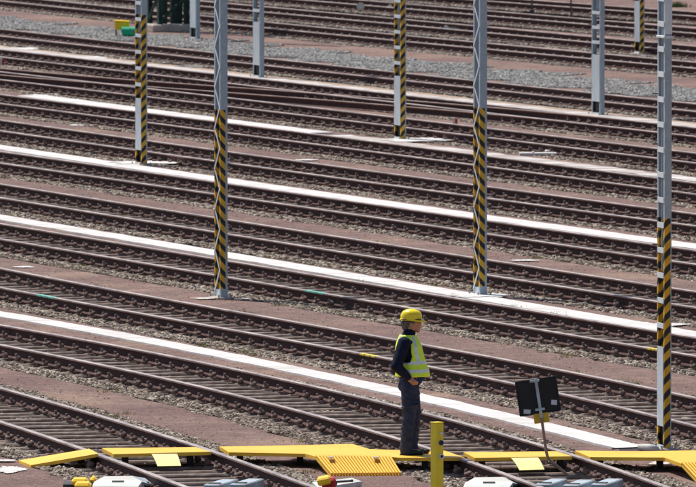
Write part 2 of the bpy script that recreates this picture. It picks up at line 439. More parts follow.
def rebuild(ln, extra):
    g = np.array([tuple(at(x, y, RT))[:2] for x, y in npts] + extra)
    ln.o = g[0]; d = g[-1] - g[0]; ln.L = float(np.hypot(*d)); ln.d = d / ln.L; ln.n = np.array((-ln.d[1], ln.d[0]))
    u = (g - ln.o) @ ln.d; v = (g - ln.o) @ ln.n; ln.p = np.polyfit(u, v, 7); ln.dp = np.polyder(ln.p); ln.b = ln.L
rebuild(N_, tail); T['N'] = N_
nroot = empty("railway_track", (0, 0, 0), 0, "rusty crossover rails without fastenings running slantwise between two tracks", "railway track", "railway tracks of the yard")
for s_i in (-1, 1): rail(N_, s_i * .7525, nroot, mats=[M_oldrust, M_headside, M_oldrust, M_footshade], z=HS - .004)
T['5'], _ = track([(0, 98.4), (116, 112.8), (232, 128.2), (348, 142.8), (464, 157.3), (580, 173), (696, 188)], "railway track just in front of the foot of the mast striped to the top edge", 2, G_mid, SL, seed=8)
T['6'], _ = track([(0, 124.8), (116, 141), (232, 157.5), (348, 173), (464, 188.3), (580, 204), (696, 219.5)], "railway track just behind the foot of the leftmost striped mast", 2, G_mid, SL, seed=9)
T['7'], _ = track([(0, 156.6), (116, 173), (232, 190), (348, 206.7), (464, 223), (580, 239.7), (696, 257)], "railway track just in front of the foot of the leftmost striped mast", 2, G_mid, SL, seed=10)
T['8'], _ = track([(0, 190.2), (116, 208.4), (232, 227), (348, 245), (464, 263), (580, 281), (696, 299)], "railway track crossing behind the lower thirds of both laced masts, above their white strip", 2, G_mid, SL, seed=11)
T['9'], _ = track([(0, 230.5), (116, 250), (232, 269.2), (348, 288), (464, 307.5), (580, 326.8), (696, 346.2)], "railway track between the feet of the two laced masts", 2, G_near, SL, seed=12)
T['10'], _ = track([(0, 277.2), (116, 299), (232, 319.4), (348, 340.6), (456, 360.4), (580, 384.6), (696, 411)], "railway track passing behind the worker's vest, above the longest white strip", 3, G_near, SL, seed=13)
T['11'], _ = track([(0, 334), (116, 356), (232, 380), (348, 408), (456, 437.4), (580, 478)], "railway track passing behind the worker's legs and under the yellow boards", 3, G_near, SL, seed=14, ext=6)
T['12'], _ = track([(0, 403.5), (58, 420.5), (116, 439), (186, 463.2)], "nearest railway track at lower left, under the short yellow board", 2, G_near, SL, seed=15, ext=7)


# ------------------------------------------------------------------ ground: one sheet, level between the tracks and dug out under them
def track_gap(ln, P):
    u = (P - ln.o) @ ln.d; v = (P - ln.o) @ ln.n; uc = np.clip(u, 0, ln.L); sl = np.polyval(ln.dp, uc)
    return np.abs(v - np.polyval(ln.p, uc) - sl * (u - uc)) / np.sqrt(1 + sl * sl)
A0 = T['7']; D0 = np.array(A0.d); N0 = np.array(A0.n)
us = np.concatenate([[-1500, -300, -120], np.arange(-75, 75, .75), [130, 300]]); vs_ = np.concatenate([[-400, -120, -60], np.arange(-32, 60, .16), [75, 120, 300, 1500]])
if (np.array((0, 200.)) - A0.o) @ N0 < 0 and N0[1] < 0: N0 = -N0
if N0[1] < 0: N0 = -N0
UU, VV = np.meshgrid(us, vs_, indexing='ij')
cen = A0.o + D0 * A0.L / 2
P = cen + UU[..., None] * D0 + VV[..., None] * N0
dist = np.full(UU.shape, 99.0)
for k, ln in T.items():
    if k != 'N': dist = np.minimum(dist, track_gap(ln, P))
Z = np.where(dist < 1.42, -.05, G)
nu, nv = UU.shape
co = np.concatenate([P, Z[..., None]], axis=2).reshape(-1, 3)
for i in range(len(co)):
    if co[i, 2] > 0: co[i, 2] += .012 * noise.noise(Vector((co[i, 0] * .5, co[i, 1] * .5, 0)))
idx = np.arange(nu * nv).reshape(nu, nv)
fq = np.stack([idx[:-1, :-1], idx[1:, :-1], idx[1:, 1:], idx[:-1, 1:]], axis=2).reshape(-1, 4)
me = bpy.data.meshes.new("ground"); me.from_pydata(co.tolist(), [], fq.tolist()); me.update()
tag(link("ground", me, M_ground), kind='structure')

# ---- white strips, verges and beds between the tracks
W = {}
def wline(k, pts, deg=2): W[k] = Line(pts, G + .02, deg, 7.0); return W[k]
strip("concrete_path", wline(1, [(0, 48), (87, 58), (134, 64), (230, 74.5), (261, 78), (348, 88), (435, 97.5), (522, 107), (609, 116.5), (696, 126)]), .33, M_wfar, G + .025, .05, edge=.16, seed=1)
strip("concrete_path", wline(2, [(0, 91.5), (62, 99), (116, 106), (232, 122), (325, 134), (400, 143), (464, 151), (580, 165.5), (696, 179.5)]), .34, M_wpath, G + .025, .05, edge=.05, seed=2, a=W[2].near(*at(40, 96)[:2]) , b=W[2].near(*at(330, 134)[:2]))
strip("concrete_path", W[2], .27, M_wfar, G + .025, .05, edge=.16, seed=12, a=W[2].near(*at(345, 136)[:2]))
strip("concrete_path", wline(3, [(0, 147.5), (58, 155.3), (116, 164), (232, 181.5), (348, 197.8), (464, 214), (580, 230.5), (696, 246.5)]), .30, M_wpath, G + .025, .05, edge=.07, seed=3)
strip("concrete_path", wline(4, [(0, 217.5), (116, 236), (232, 256), (348, 275), (464, 295), (580, 315), (696, 334.5)]), .27, M_wpath, G + .025, .05, edge=.07, seed=4)
strip("concrete_path", wline(5, [(0, 314), (116, 334.5), (232, 357.3), (348, 380.5), (456, 406), (580, 435), (636, 449)], 3), .23, M_wpath, G + .025, .05, edge=.045, seed=5, b=W[5].L)

# tan sandy verge between T2 and T3, grey gravel bed between T1 and T2, sandy bank at the back
def zone(name, la, lb, fa, fb, mat, z, edge=.2, kind='structure', g=None, seed=0):
    bm = bmesh.new(); rows = []
    for k in range(0, 171):
        u = la.a + (la.b - la.a) * k / 170
        x, y, a = la.pos(u); t = np.array((math.cos(a), math.sin(a))); n = np.array((-t[1], t[0]))
        q = lb.pos(lb.near(x, y)); 
        for _ in range(3): q = lb.pos(lb.near(x, y))
        A = np.array((x, y)); B = np.array(q[:2])
        e1 = fa + edge * noise.noise(Vector((u * .6, seed, 1))) / 6; e2 = fb + edge * noise.noise(Vector((u * .6, seed, 5))) / 6
        p1 = A + (B - A) * e1; p2 = A + (B - A) * e2
        rows.append((bm.verts.new((*p1, z)), bm.verts.new((*((p1 + p2) / 2), z + .015)), bm.verts.new((*p2, z))))
    for r, q in zip(rows, rows[1:]):
        bm.faces.new((r[0], r[1], q[1], q[0])); bm.faces.new((r[1], r[2], q[2], q[1]))
    o = tag(obj(name, bm, mat), kind=kind)
    if g: scatter(o, g)
    return o
zone("gravel_bed", T['1'], T['2'], .42, .74, M_blue, G + .012, edge=1.1, kind='stuff', g=G_grey, seed=3)
zone("sandy_verge", T['2'], T['3'], .34, .72, M_tan, G + .010, seed=4)
# worn pale patches of sand lying on the paths
def patch(x, y, wpx, hpx, mat=M_wpath, z=.006, name="chalk_patch", n=70, seed=0):
    """uneven spill of chalky dust lying on the path around a place seen at x, y"""
    bm = bmesh.new(); c = at(x, y); s = (y - HORIZON) / H; k = (y - HORIZON) / F
    rx = wpx / 2 / s; ry = hpx / 2 / (s * k)
    vs = []
    for i in range(n):
        a = 2 * math.pi * i / n; q = .85 + .5 * noise.noise(Vector((math.cos(a) * 1.7, math.sin(a) * 1.7, seed))) + .35 * noise.noise(Vector((math.cos(a) * 6, math.sin(a) * 6, seed))) + .2 * noise.noise(Vector((math.cos(a) * 18, math.sin(a) * 18, seed)))
        vs.append(bm.verts.new((c.x + rx * q * math.cos(a), c.y + ry * q * math.sin(a), z)))
    bm.faces.new(vs)
    return tag(obj(name, bm, mat), kind='structure')
for i, (x, y, a, b, m) in enumerate([(25, 267.5, 26, 1.5, M_wpath), (45, 95, 34, 2, M_wpath), (78, 125.5, 20, 1.3, M_wpath), (306, 160.3, 26, 1.3, M_wpath), (524, 261, 30, 1.6, M_wpath),
        (10, 471, 34, 7, M_wpath), (206, 299, 34, 1.3, M_wpath), (242, 299.5, 16, 1.0, M_wpath), (477, 297, 80, 4, M_wpath), (146, 164, 80, 3.5, M_wpath), (415, 141, 90, 4, M_wpath),
        (650, 326, 70, 6, M_wpath), (600, 119, 50, 3, M_wpath), (20, 49, 50, 2.5, M_wpath), (105, 30.3, 22, 1.6, M_wpath), (108, 36.5, 20, 1.5, M_wpath), (205, 67, 60, 2.5, M_blue), (90, 58, 40, 2.5, M_wpath),
        (5, 462, 26, 2, M_wpath), 
        (622, 459, 40, 4, M_wpath), (300, 462, 22, 4, M_conc), (660, 466, 28, 6, M_wpath)]):
    patch(x, y, a, b, m, z=G + .014 + .0004 * i + (.016 if (y, x) in ((297, 477), (164, 146), (141, 415)) else 0), seed=i)

# scattered loose stones on the paths near the tracks
G_loose = scatter_group("loose_stones", 2.2, .013, M_pebble, 9, base=False)
for k, hw in (('12', 3.2), ('11', 3.0), ('10', 3.0), ('9', 3.0), ('8', 2.9), ('7', 2.8), ('6', 2.8), ('5', 2.8)):
    o = strip("loose_gravel", T[k], hw * .98, M_stone, G + .004, step=2, kind='stuff'); scatter(o, G_loose)

# ------------------------------------------------------------------ masts
M_batten = simple("pale_galvanised_batten", (.66, .72, .76), .1, 6, .5)
def mast(px, py, W, wd, line, label, kind='batten', stripes=True, collar=None, hgt=9.5, flip=False):
    c = at(px, py, G); u = T[line].near(c.x, c.y); ang = T[line].pos(u)[2]
    t = Vector((math.cos(ang), math.sin(ang), 0))
    if t.y > 0: t = -t
    root = empty("overhead_line_mast", c, math.atan2(t.y, t.x), label, "mast", "overhead line masts")
    ms = (M_stripe if kind == 'batten' else M_stripe2) if stripes else M_galv
    for s in (1, -1):
        bm = bmesh.new(); th = .007
        box(bm, (s * (W / 2 - th / 2), 0, hgt / 2 + .03), (th, wd, hgt))
        for y in (-1, 1): box(bm, (s * (W / 2 - th - .0245), y * (wd / 2 - th / 2), hgt / 2 + .03), (.049, th, hgt))
        obj("channel", bm, ms, root)
    if kind == 'batten':
        for y in (-1, 1):
            bm = bmesh.new(); box(bm, (0, y * (wd / 2 + .004), .82), (W - .06, .006, 1.02), bev=.001); obj("cover_plate", bm, M_plate, root)
            bm = bmesh.new(); box(bm, (0, y * (wd / 2 + .004), .045), (W - .06, .006, .05)); obj("batten", bm, M_batten, root)
            z = 1.33 + .27; 
            while z < hgt:
                bm = bmesh.new(); box(bm, (0, y * (wd / 2 + .004), z), (W - .05, .007, .07), bev=.001); obj("batten", bm, M_batten, root); z += .322
        bm = bmesh.new(); box(bm, (0, 0, .18), (W - .02, .01, .24)); obj("opening_shade", bm, M_black, root)  # added black sheet, paints the shade inside the opening at the mast foot
        bm = bmesh.new(); box(bm, (0, 0, 1.9 + hgt / 2 - .8), (.012, wd - .02, hgt - 2.4)); obj("inner_web", bm, M_galv, root)
        bm = bmesh.new(); z = .7
        while z < hgt:
            cyl(bm, (-W / 2 + .02, -wd / 2 - .07, z), (-W / 2 + .02, -wd / 2, z), .009, n=6); z += .644
        o = obj("climbing_pegs", bm, M_dark, root); o['kind'] = 'stuff'
    else:
        for y in (-1, 1):
            z = .12; sgn = 1
            while z < hgt - .4:
                bm = bmesh.new(); d = Vector((sgn * (W - .07), 0, .32)); L = d.length
                rot = Matrix.Rotation(-math.atan2(d.z, d.x), 3, 'Y')
                box(bm, (0, y * (wd / 2 + .003 + .0035 * sgn), z + .16), (L, .006, .035), rot); obj("lacing_bar", bm, M_batten, root)
                z += .32; sgn = -sgn
        bm = bmesh.new(); box(bm, (0, 0, .08), (W - .02, wd - .01, .13)); obj("foot_plate", bm, M_batten, root)
    bm = bmesh.new(); box(bm, (0, 0, .012), (W + .16, wd + .16, .036), bev=.008)
    for x in (-1, 1):
        for y in (-1, 1): cyl(bm, (x * (W / 2 + .045), y * (wd / 2 + .045), .03), (x * (W / 2 + .045), y * (wd / 2 + .045), .07), .014, n=6)
    obj("base_plate", bm, M_conc, root)
    if collar:
        bm = bmesh.new(); box(bm, (0, 0, collar), (W + .02, wd + .035, .03), bev=.004); obj("collar", bm, M_batten, root)
        bm = bmesh.new(); box(bm, (W / 2 + .006, 0, collar + .02 + (hgt - collar) / 2), (.006, wd + .004, hgt - collar - .04)); obj("splice_plate", bm, M_batten, root)
    bm = bmesh.new(); box(bm, (0, 0, hgt + .045), (W + .02, wd + .02, .02)); obj("cap", bm, M_galv, root)
    return root
mast(141.3, 165.5, .40, .115, '7', "striped battened mast with a pale plate, the leftmost of the striped masts")
mast(221, 298.5, .31, .118, '10', "left one of the two laced grey masts, striped only below, on bare path", 'laced')
mast(480, 296, .31, .118, '9', "laced grey mast right of the worker, standing on a white strip, striped only below", 'laced')
mast(664, 450, .37, .092, '11', "tallest and nearest battened mast, its striped foot behind the yellow walkway at right", collar=5.3)
mast(400, 140, .43, .11, '5', "battened mast striped all the way up to the top edge, above the worker's helmet")
mast(598, 115.5, .52, .10, '3', "plain grey unpainted mast with a dark slot at its foot, on the tan verge", stripes=False)
mast(258.5, 78, .52, .10, '3', "plain grey unpainted mast in the upper middle beside the left laced mast", stripes=False)
mast(195, 39.5, .52, .10, '2', "plain grey unpainted mast beside the dark green lattice, the farthest of the unpainted masts", stripes=False)
mast(639.3, 54, .40, .11, '1', "far small striped mast with a pale plate at the upper right edge")

# ------------------------------------------------------------------ yellow walkway
def quadobj(name, pts, z, th, mat, parent=None):
    bm = bmesh.new(); prism(bm, [at(x, y, zz) for (x, y), zz in zip(pts, z if isinstance(z, (list, tuple)) else [z] * len(pts))], th)
    return obj(name, bm, mat, parent)
ZW = RT + .012
def walk(label, pts, z=ZW, supports=()):
    c = at(pts[0][0], pts[0][1], G)
    root = empty("crossing_walkway", (0, 0, 0), 0, label, "walkway", "yellow walkway sections over the tracks")
    quadobj("deck_plate", pts, z, .043, M_yellow, root)
    for (x, y) in supports:
        bm = bmesh.new(); p = at(x, y, ZW)
        box(bm, (p.x, p.y + .1, (ZW - .05) / 2 + .02), (.08, .4, ZW - .052 - .04), bev=.01); obj("support_block", bm, M_dark, root)
    return root
walk("yellow ramp plate at lower left rising from the path to the first rail", [(18.5, 460.5), (89, 448.8), (98.5, 453.6), (31, 465.2)], [G + .03, ZW, ZW, G + .03])
wb = walk("short yellow board between the rails of the nearest track, with a pale flap", [(102, 448.2), (196, 447.2), (210.8, 451.8), (113.5, 454.2)], supports=[(125, 451), (190, 450)])
def flap(pts_top, pts_bot, parent, zb=.155):
    bm = bmesh.new()
    a, b = [at(x, y, ZW - .004) for x, y in pts_top]; c, d = [at(x, y, zb) for x, y in pts_bot]
    n = 5; rows = []
    for i in range(n + 1):
        f = i / n; p = a.lerp(c, f); q = b.lerp(d, f); h = .012 * math.sin(f * math.pi)
        rows.append([bm.verts.new(p + Vector((0, 0, h))), bm.verts.new(q + Vector((0, 0, h))), bm.verts.new(p + Vector((0, .02, h - .008))), bm.verts.new(q + Vector((0, .02, h - .008)))])
    for r, s_ in zip(rows, rows[1:]):
        bm.faces.new((r[0], r[1], s_[1], s_[0])); bm.faces.new((r[2], s_[2], s_[3], r[3]))
        bm.faces.new((r[0], s_[0], s_[2], r[2])); bm.faces.new((r[1], r[3], s_[3], s_[1]))
    for r in (rows[0], rows[-1]): bm.faces.new((r[0], r[2], r[3], r[1]))
    return obj("sloping_flap", bm, M_flap, parent)
flap([(151.5, 454), (177, 453.8)], [(157.5, 466.2), (181, 465.8)], wb)
wc = walk("long yellow walkway the worker stands on, widening to a ribbed ramp", [(219.5, 446.6), (307, 445.2), (352, 443.9), (370, 449.3), (425, 450.8), (445, 450.8), (464.5, 457.6), (400, 457.8), (390, 457), (316, 456.6), (305, 453.8), (229, 452.4)],
          supports=[(240, 450), (300, 450), (330, 451), (425, 455)])
wd_ = walk("yellow board between the rails behind the bent sign pole, with a pale flap", [(463.5, 452.2), (557, 451.4), (572, 456.3), (474.5, 458)], supports=[(482, 455), (560, 454)])
flap([(511, 458), (538, 457.6)], [(519.5, 470.3), (544.5, 469.6)], wd_)
we = walk("yellow walkway at the right edge behind which the nearest mast stands", [(575, 450.8), (640, 451.4), (700, 450.4), (800, 449), (800, 464), (681, 463.6), (664.5, 457.6), (590, 457.2)],
          supports=[(600, 454), (660, 454), (740, 455)])
def ribs(p00, p10, p01, p11, n, parent):
    """ribbed ramp: n slats running down the slope from the deck edge to the path"""
    A, B = at(*p00, ZW), at(*p10, ZW); Cc, D = at(*p01, G + .02), at(*p11, G + .02)
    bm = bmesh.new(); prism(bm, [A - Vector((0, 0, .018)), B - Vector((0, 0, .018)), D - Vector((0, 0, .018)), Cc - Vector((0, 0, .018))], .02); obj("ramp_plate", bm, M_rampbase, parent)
    bm = bmesh.new()
    for i in range(n):
        f = (i + .5) / n; a = A.lerp(B, f); c = Cc.lerp(D, f); d = c - a; L = d.length
        e = (B - A) / n * .30; up = Vector((0, 0, .022))
        v = [bm.verts.new(q) for q in (a - e, a + e, c + e, c - e, a - e + up, a + e + up, c + e + up, c - e + up)]
        for q in ((0, 1, 5, 4), (1, 2, 6, 5), (2, 3, 7, 6), (3, 0, 4, 7), (4, 5, 6, 7), (0, 3, 2, 1)): bm.faces.new([v[k] for k in q])
    o = obj("ramp_ribs", bm, M_yellow, parent); o['kind'] = 'stuff'
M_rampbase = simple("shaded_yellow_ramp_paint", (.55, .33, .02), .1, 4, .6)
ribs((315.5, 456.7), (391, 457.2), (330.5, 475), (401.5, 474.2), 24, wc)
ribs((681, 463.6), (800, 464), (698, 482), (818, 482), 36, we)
for x, y in ((331, 457.6), (376, 457.6)):
    bm = bmesh.new(); p = at(x, y, ZW + .01); box(bm, p, (.07, .16, .015), bev=.005); obj("hinge", bm, M_conc, wc)

# ------------------------------------------------------------------ yellow post
pc = at(437, 507, G); post = empty("yellow_post", pc, R(38), "square yellow post with three round fittings in front of the walkway", "post")
s_ = (507 - HORIZON) / H
hp = (507 - 423.5) / s_
bm = bmesh.new(); box(bm, (0, 0, hp / 2), (.115, .115, hp), bev=.008); obj("post_tube", bm, M_post, post)
bm = bmesh.new(); box(bm, (0, 0, hp + .006), (.119, .119, .012), bev=.004); obj("cap", bm, M_post, post)
bm = bmesh.new(); box(bm, (0, 0, .01), (.25, .25, .02), bev=.004); obj("foot_plate", bm, M_post, post)
for yy, r, m, nm in ((433.5, .020, M_silver, "bolt"), (443, .030, M_blue_cloth, "reflector"), (456.5, .036, M_silver, "ring_fitting")):
    z = (507 - yy) / s_; bm = bmesh.new(); cyl(bm, (.012, -.0575, z), (.012, -.075, z), r, n=16); o = obj(nm, bm, m, post)
    if nm == "ring_fitting":
        bm = bmesh.new(); cyl(bm, (.012, -.075, z), (.012, -.082, z), .017, n=12); obj("socket", bm, M_black, o)

# ------------------------------------------------------------------ sign
sc_ = at(547, 473, G); q = lambda x, y: Vector(((x - 547) / 79.6, 0, (473 - y) / 79.6))
sign = empty("signal_board", sc_, 0, "black square board seen from behind on a bent tilted pole", "sign board")
def tube(bm, pts, r, n=10):
    for a, b in zip(pts, pts[1:]): cyl(bm, a, b, r, n=n)
    for p in pts[1:-1]: bmesh.ops.create_icosphere(bm, subdivisions=2, radius=r, matrix=Matrix.Translation(p))
bm = bmesh.new(); tube(bm, [q(535.6, 379), q(541.5, 418)], .020); obj("pole", bm, M_paleblue, sign)
bm = bmesh.new(); foot = at(571.5, 478.5, 0.03) - sc_
tube(bm, [q(541.5, 418), q(546.2, 452), q(548, 458.5), q(551.5, 462), foot], .018); obj("bent_foot", bm, simple("rusty_pole", (.30, .20, .16), .3, 8, .8), sign)
tilt = Matrix.Rotation(-math.atan2(5.5, 39), 3, 'Y')
rot = Matrix.Rotation(R(-8.5), 3, 'Y')
cb = q(538, 397); cb.y = .035
bm = bmesh.new(); box(bm, cb, (.515, .012, .44), rot, bev=.006); board = obj("board", bm, M_black, sign)
bm = bmesh.new()
for sx in (-1, 1): box(bm, cb + rot @ Vector((sx * .253, -.010, 0)), (.014, .02, .436), rot)
for sz in (-1, 1): box(bm, cb + rot @ Vector((0, -.010, sz * .215)), (.49, .02, .014), rot)
obj("rim", bm, M_black, board)
for (x, y, w_, h_) in ((527.3, 412.3, .085, .055), (554, 403, .07, .06)):
    p = q(x, y); p.y = .026; bm = bmesh.new(); box(bm, p, (w_, .006, h_), rot @ Matrix.Rotation(R(12), 3, 'Y')); obj("sticker", bm, M_plate, board)
for (x, y) in ((534.5, 381.5), (540, 409.7)):
    p = q(x, y); p.y = -.012; bm = bmesh.new(); box(bm, p, (.12, .02, .03), rot, bev=.004); obj("clamp", bm, M_paleblue, sign)
p = q(541.4, 418.5); p.y = .02; bm = bmesh.new(); box(bm, p, (.19, .02, .125), rot, bev=.006); obj("yellow_tag", bm, simple("ochre_tag_paint", (.62, .40, .03), .15, 8, .5), sign)

# ------------------------------------------------------------------ worker
def blob(name, prims, mat, parent, vox=.012, it=4):
    bm = bmesh.new()
    for p in prims:
        if p[0] == 'e':
            M = Matrix.Translation(Vector(p[1])) @ (p[3].to_4x4() if len(p) > 3 else Matrix()) @ Matrix.Diagonal((*p[2], 1))
            bmesh.ops.create_icosphere(bm, subdivisions=3, radius=1.0, matrix=M)
        else:
            _, a, b, r0, r1 = p; a = Vector(a); b = Vector(b)
            for k in range(9):
                f = k / 8; r = r0 + (r1 - r0) * f
                bmesh.ops.create_icosphere(bm, subdivisions=2, radius=r * 1.02, matrix=Matrix.Translation(a.lerp(b, f)))
            cyl(bm, a, b, r0, r1, n=16)
    o = obj(name, bm, mat, parent, smooth=True)
    m = o.modifiers.new("remesh", 'REMESH'); m.mode = 'VOXEL'; m.voxel_size = vox; m.use_smooth_shade = True
    if it: m = o.modifiers.new("smooth", 'SMOOTH'); m.factor = .5; m.iterations = it
    return o
pp = at(410.5, 454.5, ZW)
person = empty("person", pp, 0, "worker in yellow helmet and hi-vis vest, hand on hip, standing on the walkway", "person")
person.scale = (1.07, 1.1, 1.0)
ry = lambda a: Matrix.Rotation(R(a), 3, 'Y')
def hand(wrist, d, side):
    """palm, four unequal curled fingers and a thumb leaving the side of the palm"""
    w0 = Vector(wrist); d = Vector(d).normalized(); up = Vector((0, side, 0)); across = d.cross(up).normalized()
    pr = [('c', w0, w0 + d * .085, .026, .030), ('e', w0 + d * .05, (.04, .022, .035))]
    for i, (ln_, o_) in enumerate(((.070, -.030), (.080, -.010), (.075, .010), (.058, .029))):
        b = w0 + d * .085 + across * o_; m_ = b + d * ln_ * .5 + up * -.012; e = m_ + d * ln_ * .3 + up * -.03
        pr += [('c', b, m_, .0095, .009), ('c', m_, e, .009, .008)]
    b = w0 + d * .03 - across * .028; m_ = b + d * .03 - across * .03; e = m_ + d * .03 - across * .006
    return pr + [('c', b, m_, .012, .0105), ('c', m_, e, .0105, .009)]
# joints: x forward (to the right in the picture), y away from the camera, z up
SH = {-1: (-.075, -.185, 1.415), 1: (-.02, .185, 1.415)}
EL = {-1: (-.165, -.285, 1.125), 1: (-.12, .27, 1.12)}
WR = {-1: (-.035, -.215, .985), 1: (.00, .175, .98)}
body = [('e', (-.02, 0, 1.26), (.115, .155, .20)), ('e', (.02, 0, 1.02), (.13, .16, .18)), ('c', (-.035, 0, 1.40), (0, 0, 1.56), .062, .055),
        ('e', (.012, 0, 1.655), (.100, .078, .118)), ('e', (.075, 0, 1.60), (.045, .05, .06)), ('e', (.117, 0, 1.632), (.018, .014, .026)),
        ('e', (.094, 0, 1.578), (.018, .030, .014)), ('e', (.085, 0, 1.548), (.028, .032, .022)),
        ('e', (.005, -.078, 1.64), (.020, .012, .032)), ('e', (.005, .078, 1.64), (.020, .012, .032))]
for s in (-1, 1):
    body += [('c', SH[s], EL[s], .052, .042), ('c', EL[s], WR[s], .042, .028)]
    hx = -.035 if s < 0 else .02
    body += [('c', (0, s * .09, .92), (.005 + hx * .3, s * .10, .5), .085, .055), ('c', (.005 + hx * .3, s * .10, .5), (-.045 if s < 0 else .0, s * .10, .09), .052, .036),
             ('c', (-.045 if s < 0 else 0, s * .10, .05), (.07 if s < 0 else .12, s * .11, .04), .036, .032)]
    body += hand(WR[s], (.55, -s * .12, -.5), s)
blob("body", body, M_skin, person, .008, 2)
head_eye = bmesh.new()
for s in (-1, 1): bmesh.ops.create_icosphere(head_eye, subdivisions=2, radius=.011, matrix=Matrix.Translation((.096, s * .032, 1.655)))
obj("eyes", head_eye, M_eye, person, True)
blob("hair", [('e', (-.030, 0, 1.645), (.085, .090, .062)), ('e', (-.055, 0, 1.60), (.05, .062, .05)), ('e', (.02, -.072, 1.665), (.035, .018, .03)), ('e', (.02, .072, 1.665), (.035, .018, .03))], M_hair, person, .010, 2)
# helmet: dome, brim with peak, ridge
hm = Vector((.008, 0, 1.695)); ht = ry(4)
bm = bmesh.new(); n = 28; rows = []
prof = [(1.0, 0), (1.0, .025), (.985, .05), (.93, .082), (.80, .108), (.60, .126), (.35, .136), (0.001, .14)]
for r_, z_ in prof: rows.append([bm.verts.new(hm + ht @ Vector((.126 * r_ * math.cos(2 * math.pi * k / n), .108 * r_ * math.sin(2 * math.pi * k / n), z_ * .93))) for k in range(n)])
for a, b in zip(rows, rows[1:]):
    for k in range(n): bm.faces.new((a[k], a[(k + 1) % n], b[(k + 1) % n], b[k]))
helmet = obj("helmet", bm, M_helmet, person, True)
bm = bmesh.new(); ins = []; out = []; lo = []
for k in range(n):
    a = 2 * math.pi * k / n; pk = max(0, math.cos(a)) ** 2 * .045 + .014
    ins.append(bm.verts.new(hm + ht @ Vector((.124 * math.cos(a), .106 * math.sin(a), .006)))); q_ = Vector(((.126 + pk) * math.cos(a), (.108 + pk * .5) * math.sin(a), -.006 - .012 * max(0, math.cos(a))))
    out.append(bm.verts.new(hm + ht @ q_)); lo.append(bm.verts.new(hm + ht @ (q_ * .985 + Vector((0, 0, -.006)))))
inl = [bm.verts.new(v.co - Vector((0, 0, .012))) for v in ins]
for k in range(n):
    j = (k + 1) % n
    bm.faces.new((ins[k], out[k], out[j], ins[j])); bm.faces.new((out[k], lo[k], lo[j], out[j])); bm.faces.new((lo[k], inl[k], inl[j], lo[j]))
obj("brim", bm, M_helmet, helmet, True)
bm = bmesh.new(); box(bm, hm + Vector((0, 0, .004)), (.23, .20, .008)); o = obj("headband", bm, M_dark, helmet)
bm = bmesh.new()
for k in range(12):
    a = R(20 + k * 12.5); cyl(bm, hm + ht @ Vector((.127 * math.cos(a), 0, .128 * math.sin(a))), hm + ht @ Vector((.127 * math.cos(a + R(13)), 0, .128 * math.sin(a + R(13)))), .008, n=8)
obj("ridge", bm, M_helmet, helmet, True)
# jacket with sleeves and collar
jk = [('e', (-.018, 0, 1.29), (.142, .195, .20)), ('e', (.012, 0, 1.07), (.155, .185, .17)), ('e', (.012, 0, .955), (.142, .172, .075)), ('c', (-.035, 0, 1.43), (-.012, 0, 1.53), .092, .074), ('e', (-.03, 0, 1.40), (.10, .20, .07))]
for s in (-1, 1):
    jk += [('e', SH[s], (.072, .066, .075)), ('c', SH[s], EL[s], .078, .068), ('c', EL[s], WR[s], .068, .048)]
blob("jacket", jk, M_navy, person, .010, 2)
blob("jacket_hem", [('e', (.014, 0, .955), (.150, .180, .060)), ('c', (.06, -.13, .94), (.09, -.09, .93), .05, .05)], M_blue_cloth, person, .012, 2)
# trousers with creases
tr = [('e', (.0, 0, .93), (.132, .165, .10)), ('e', (-.03, 0, .86), (.12, .155, .10))]
for s, hx, ax in ((-1, -.015, -.055), (1, .045, .015)):
    kn = (.0 + hx, s * .095, .50)
    tr += [('c', (-.008, s * .082, .88), kn, .112, .080), ('c', kn, (ax, s * .10, .10), (.078), .070), ('c', (ax, s * .10, .10), (ax + .008, s * .10, .045), .074, .076)]
    for k in range(13):
        z = .08 + .038 * k + rnd.uniform(-.012, .012); f = max(0, min(1, (.5 - z) / .4)); cx_ = kn[0] + (ax - kn[0]) * f
        tr.append(('e', (cx_ + rnd.uniform(-.01, .015), s * .098, z), ((.080 + rnd.uniform(-.004, .009)), .078, .011), Matrix.Rotation(rnd.uniform(-.7, .7), 3, 'Y')))
    for k in range(4):
        z = .62 + .07 * k; tr.append(('e', (.0, s * .09, z), (.124, .115, .012), Matrix.Rotation(rnd.uniform(-.6, .6), 3, 'Y')))
blob("trousers", tr, M_trouser, person, .009, 1)
for s, ax in ((-1, -.055), (1, .015)):
    yy = s * .105
    blob("shoe", [('e', (ax + .0, yy, .05), (.062, .046, .046)), ('c', (ax, yy, .04), (ax + .15, yy + s * .012, .032), .042, .034), ('e', (ax + .165, yy + s * .012, .032), (.05, .045, .030))], M_shoe, person, .008, 2)
    bm = bmesh.new(); box(bm, (ax + .062, yy + s * .006, .009), (.27, .088, .018), bev=.008); obj("sole", bm, M_black, person)
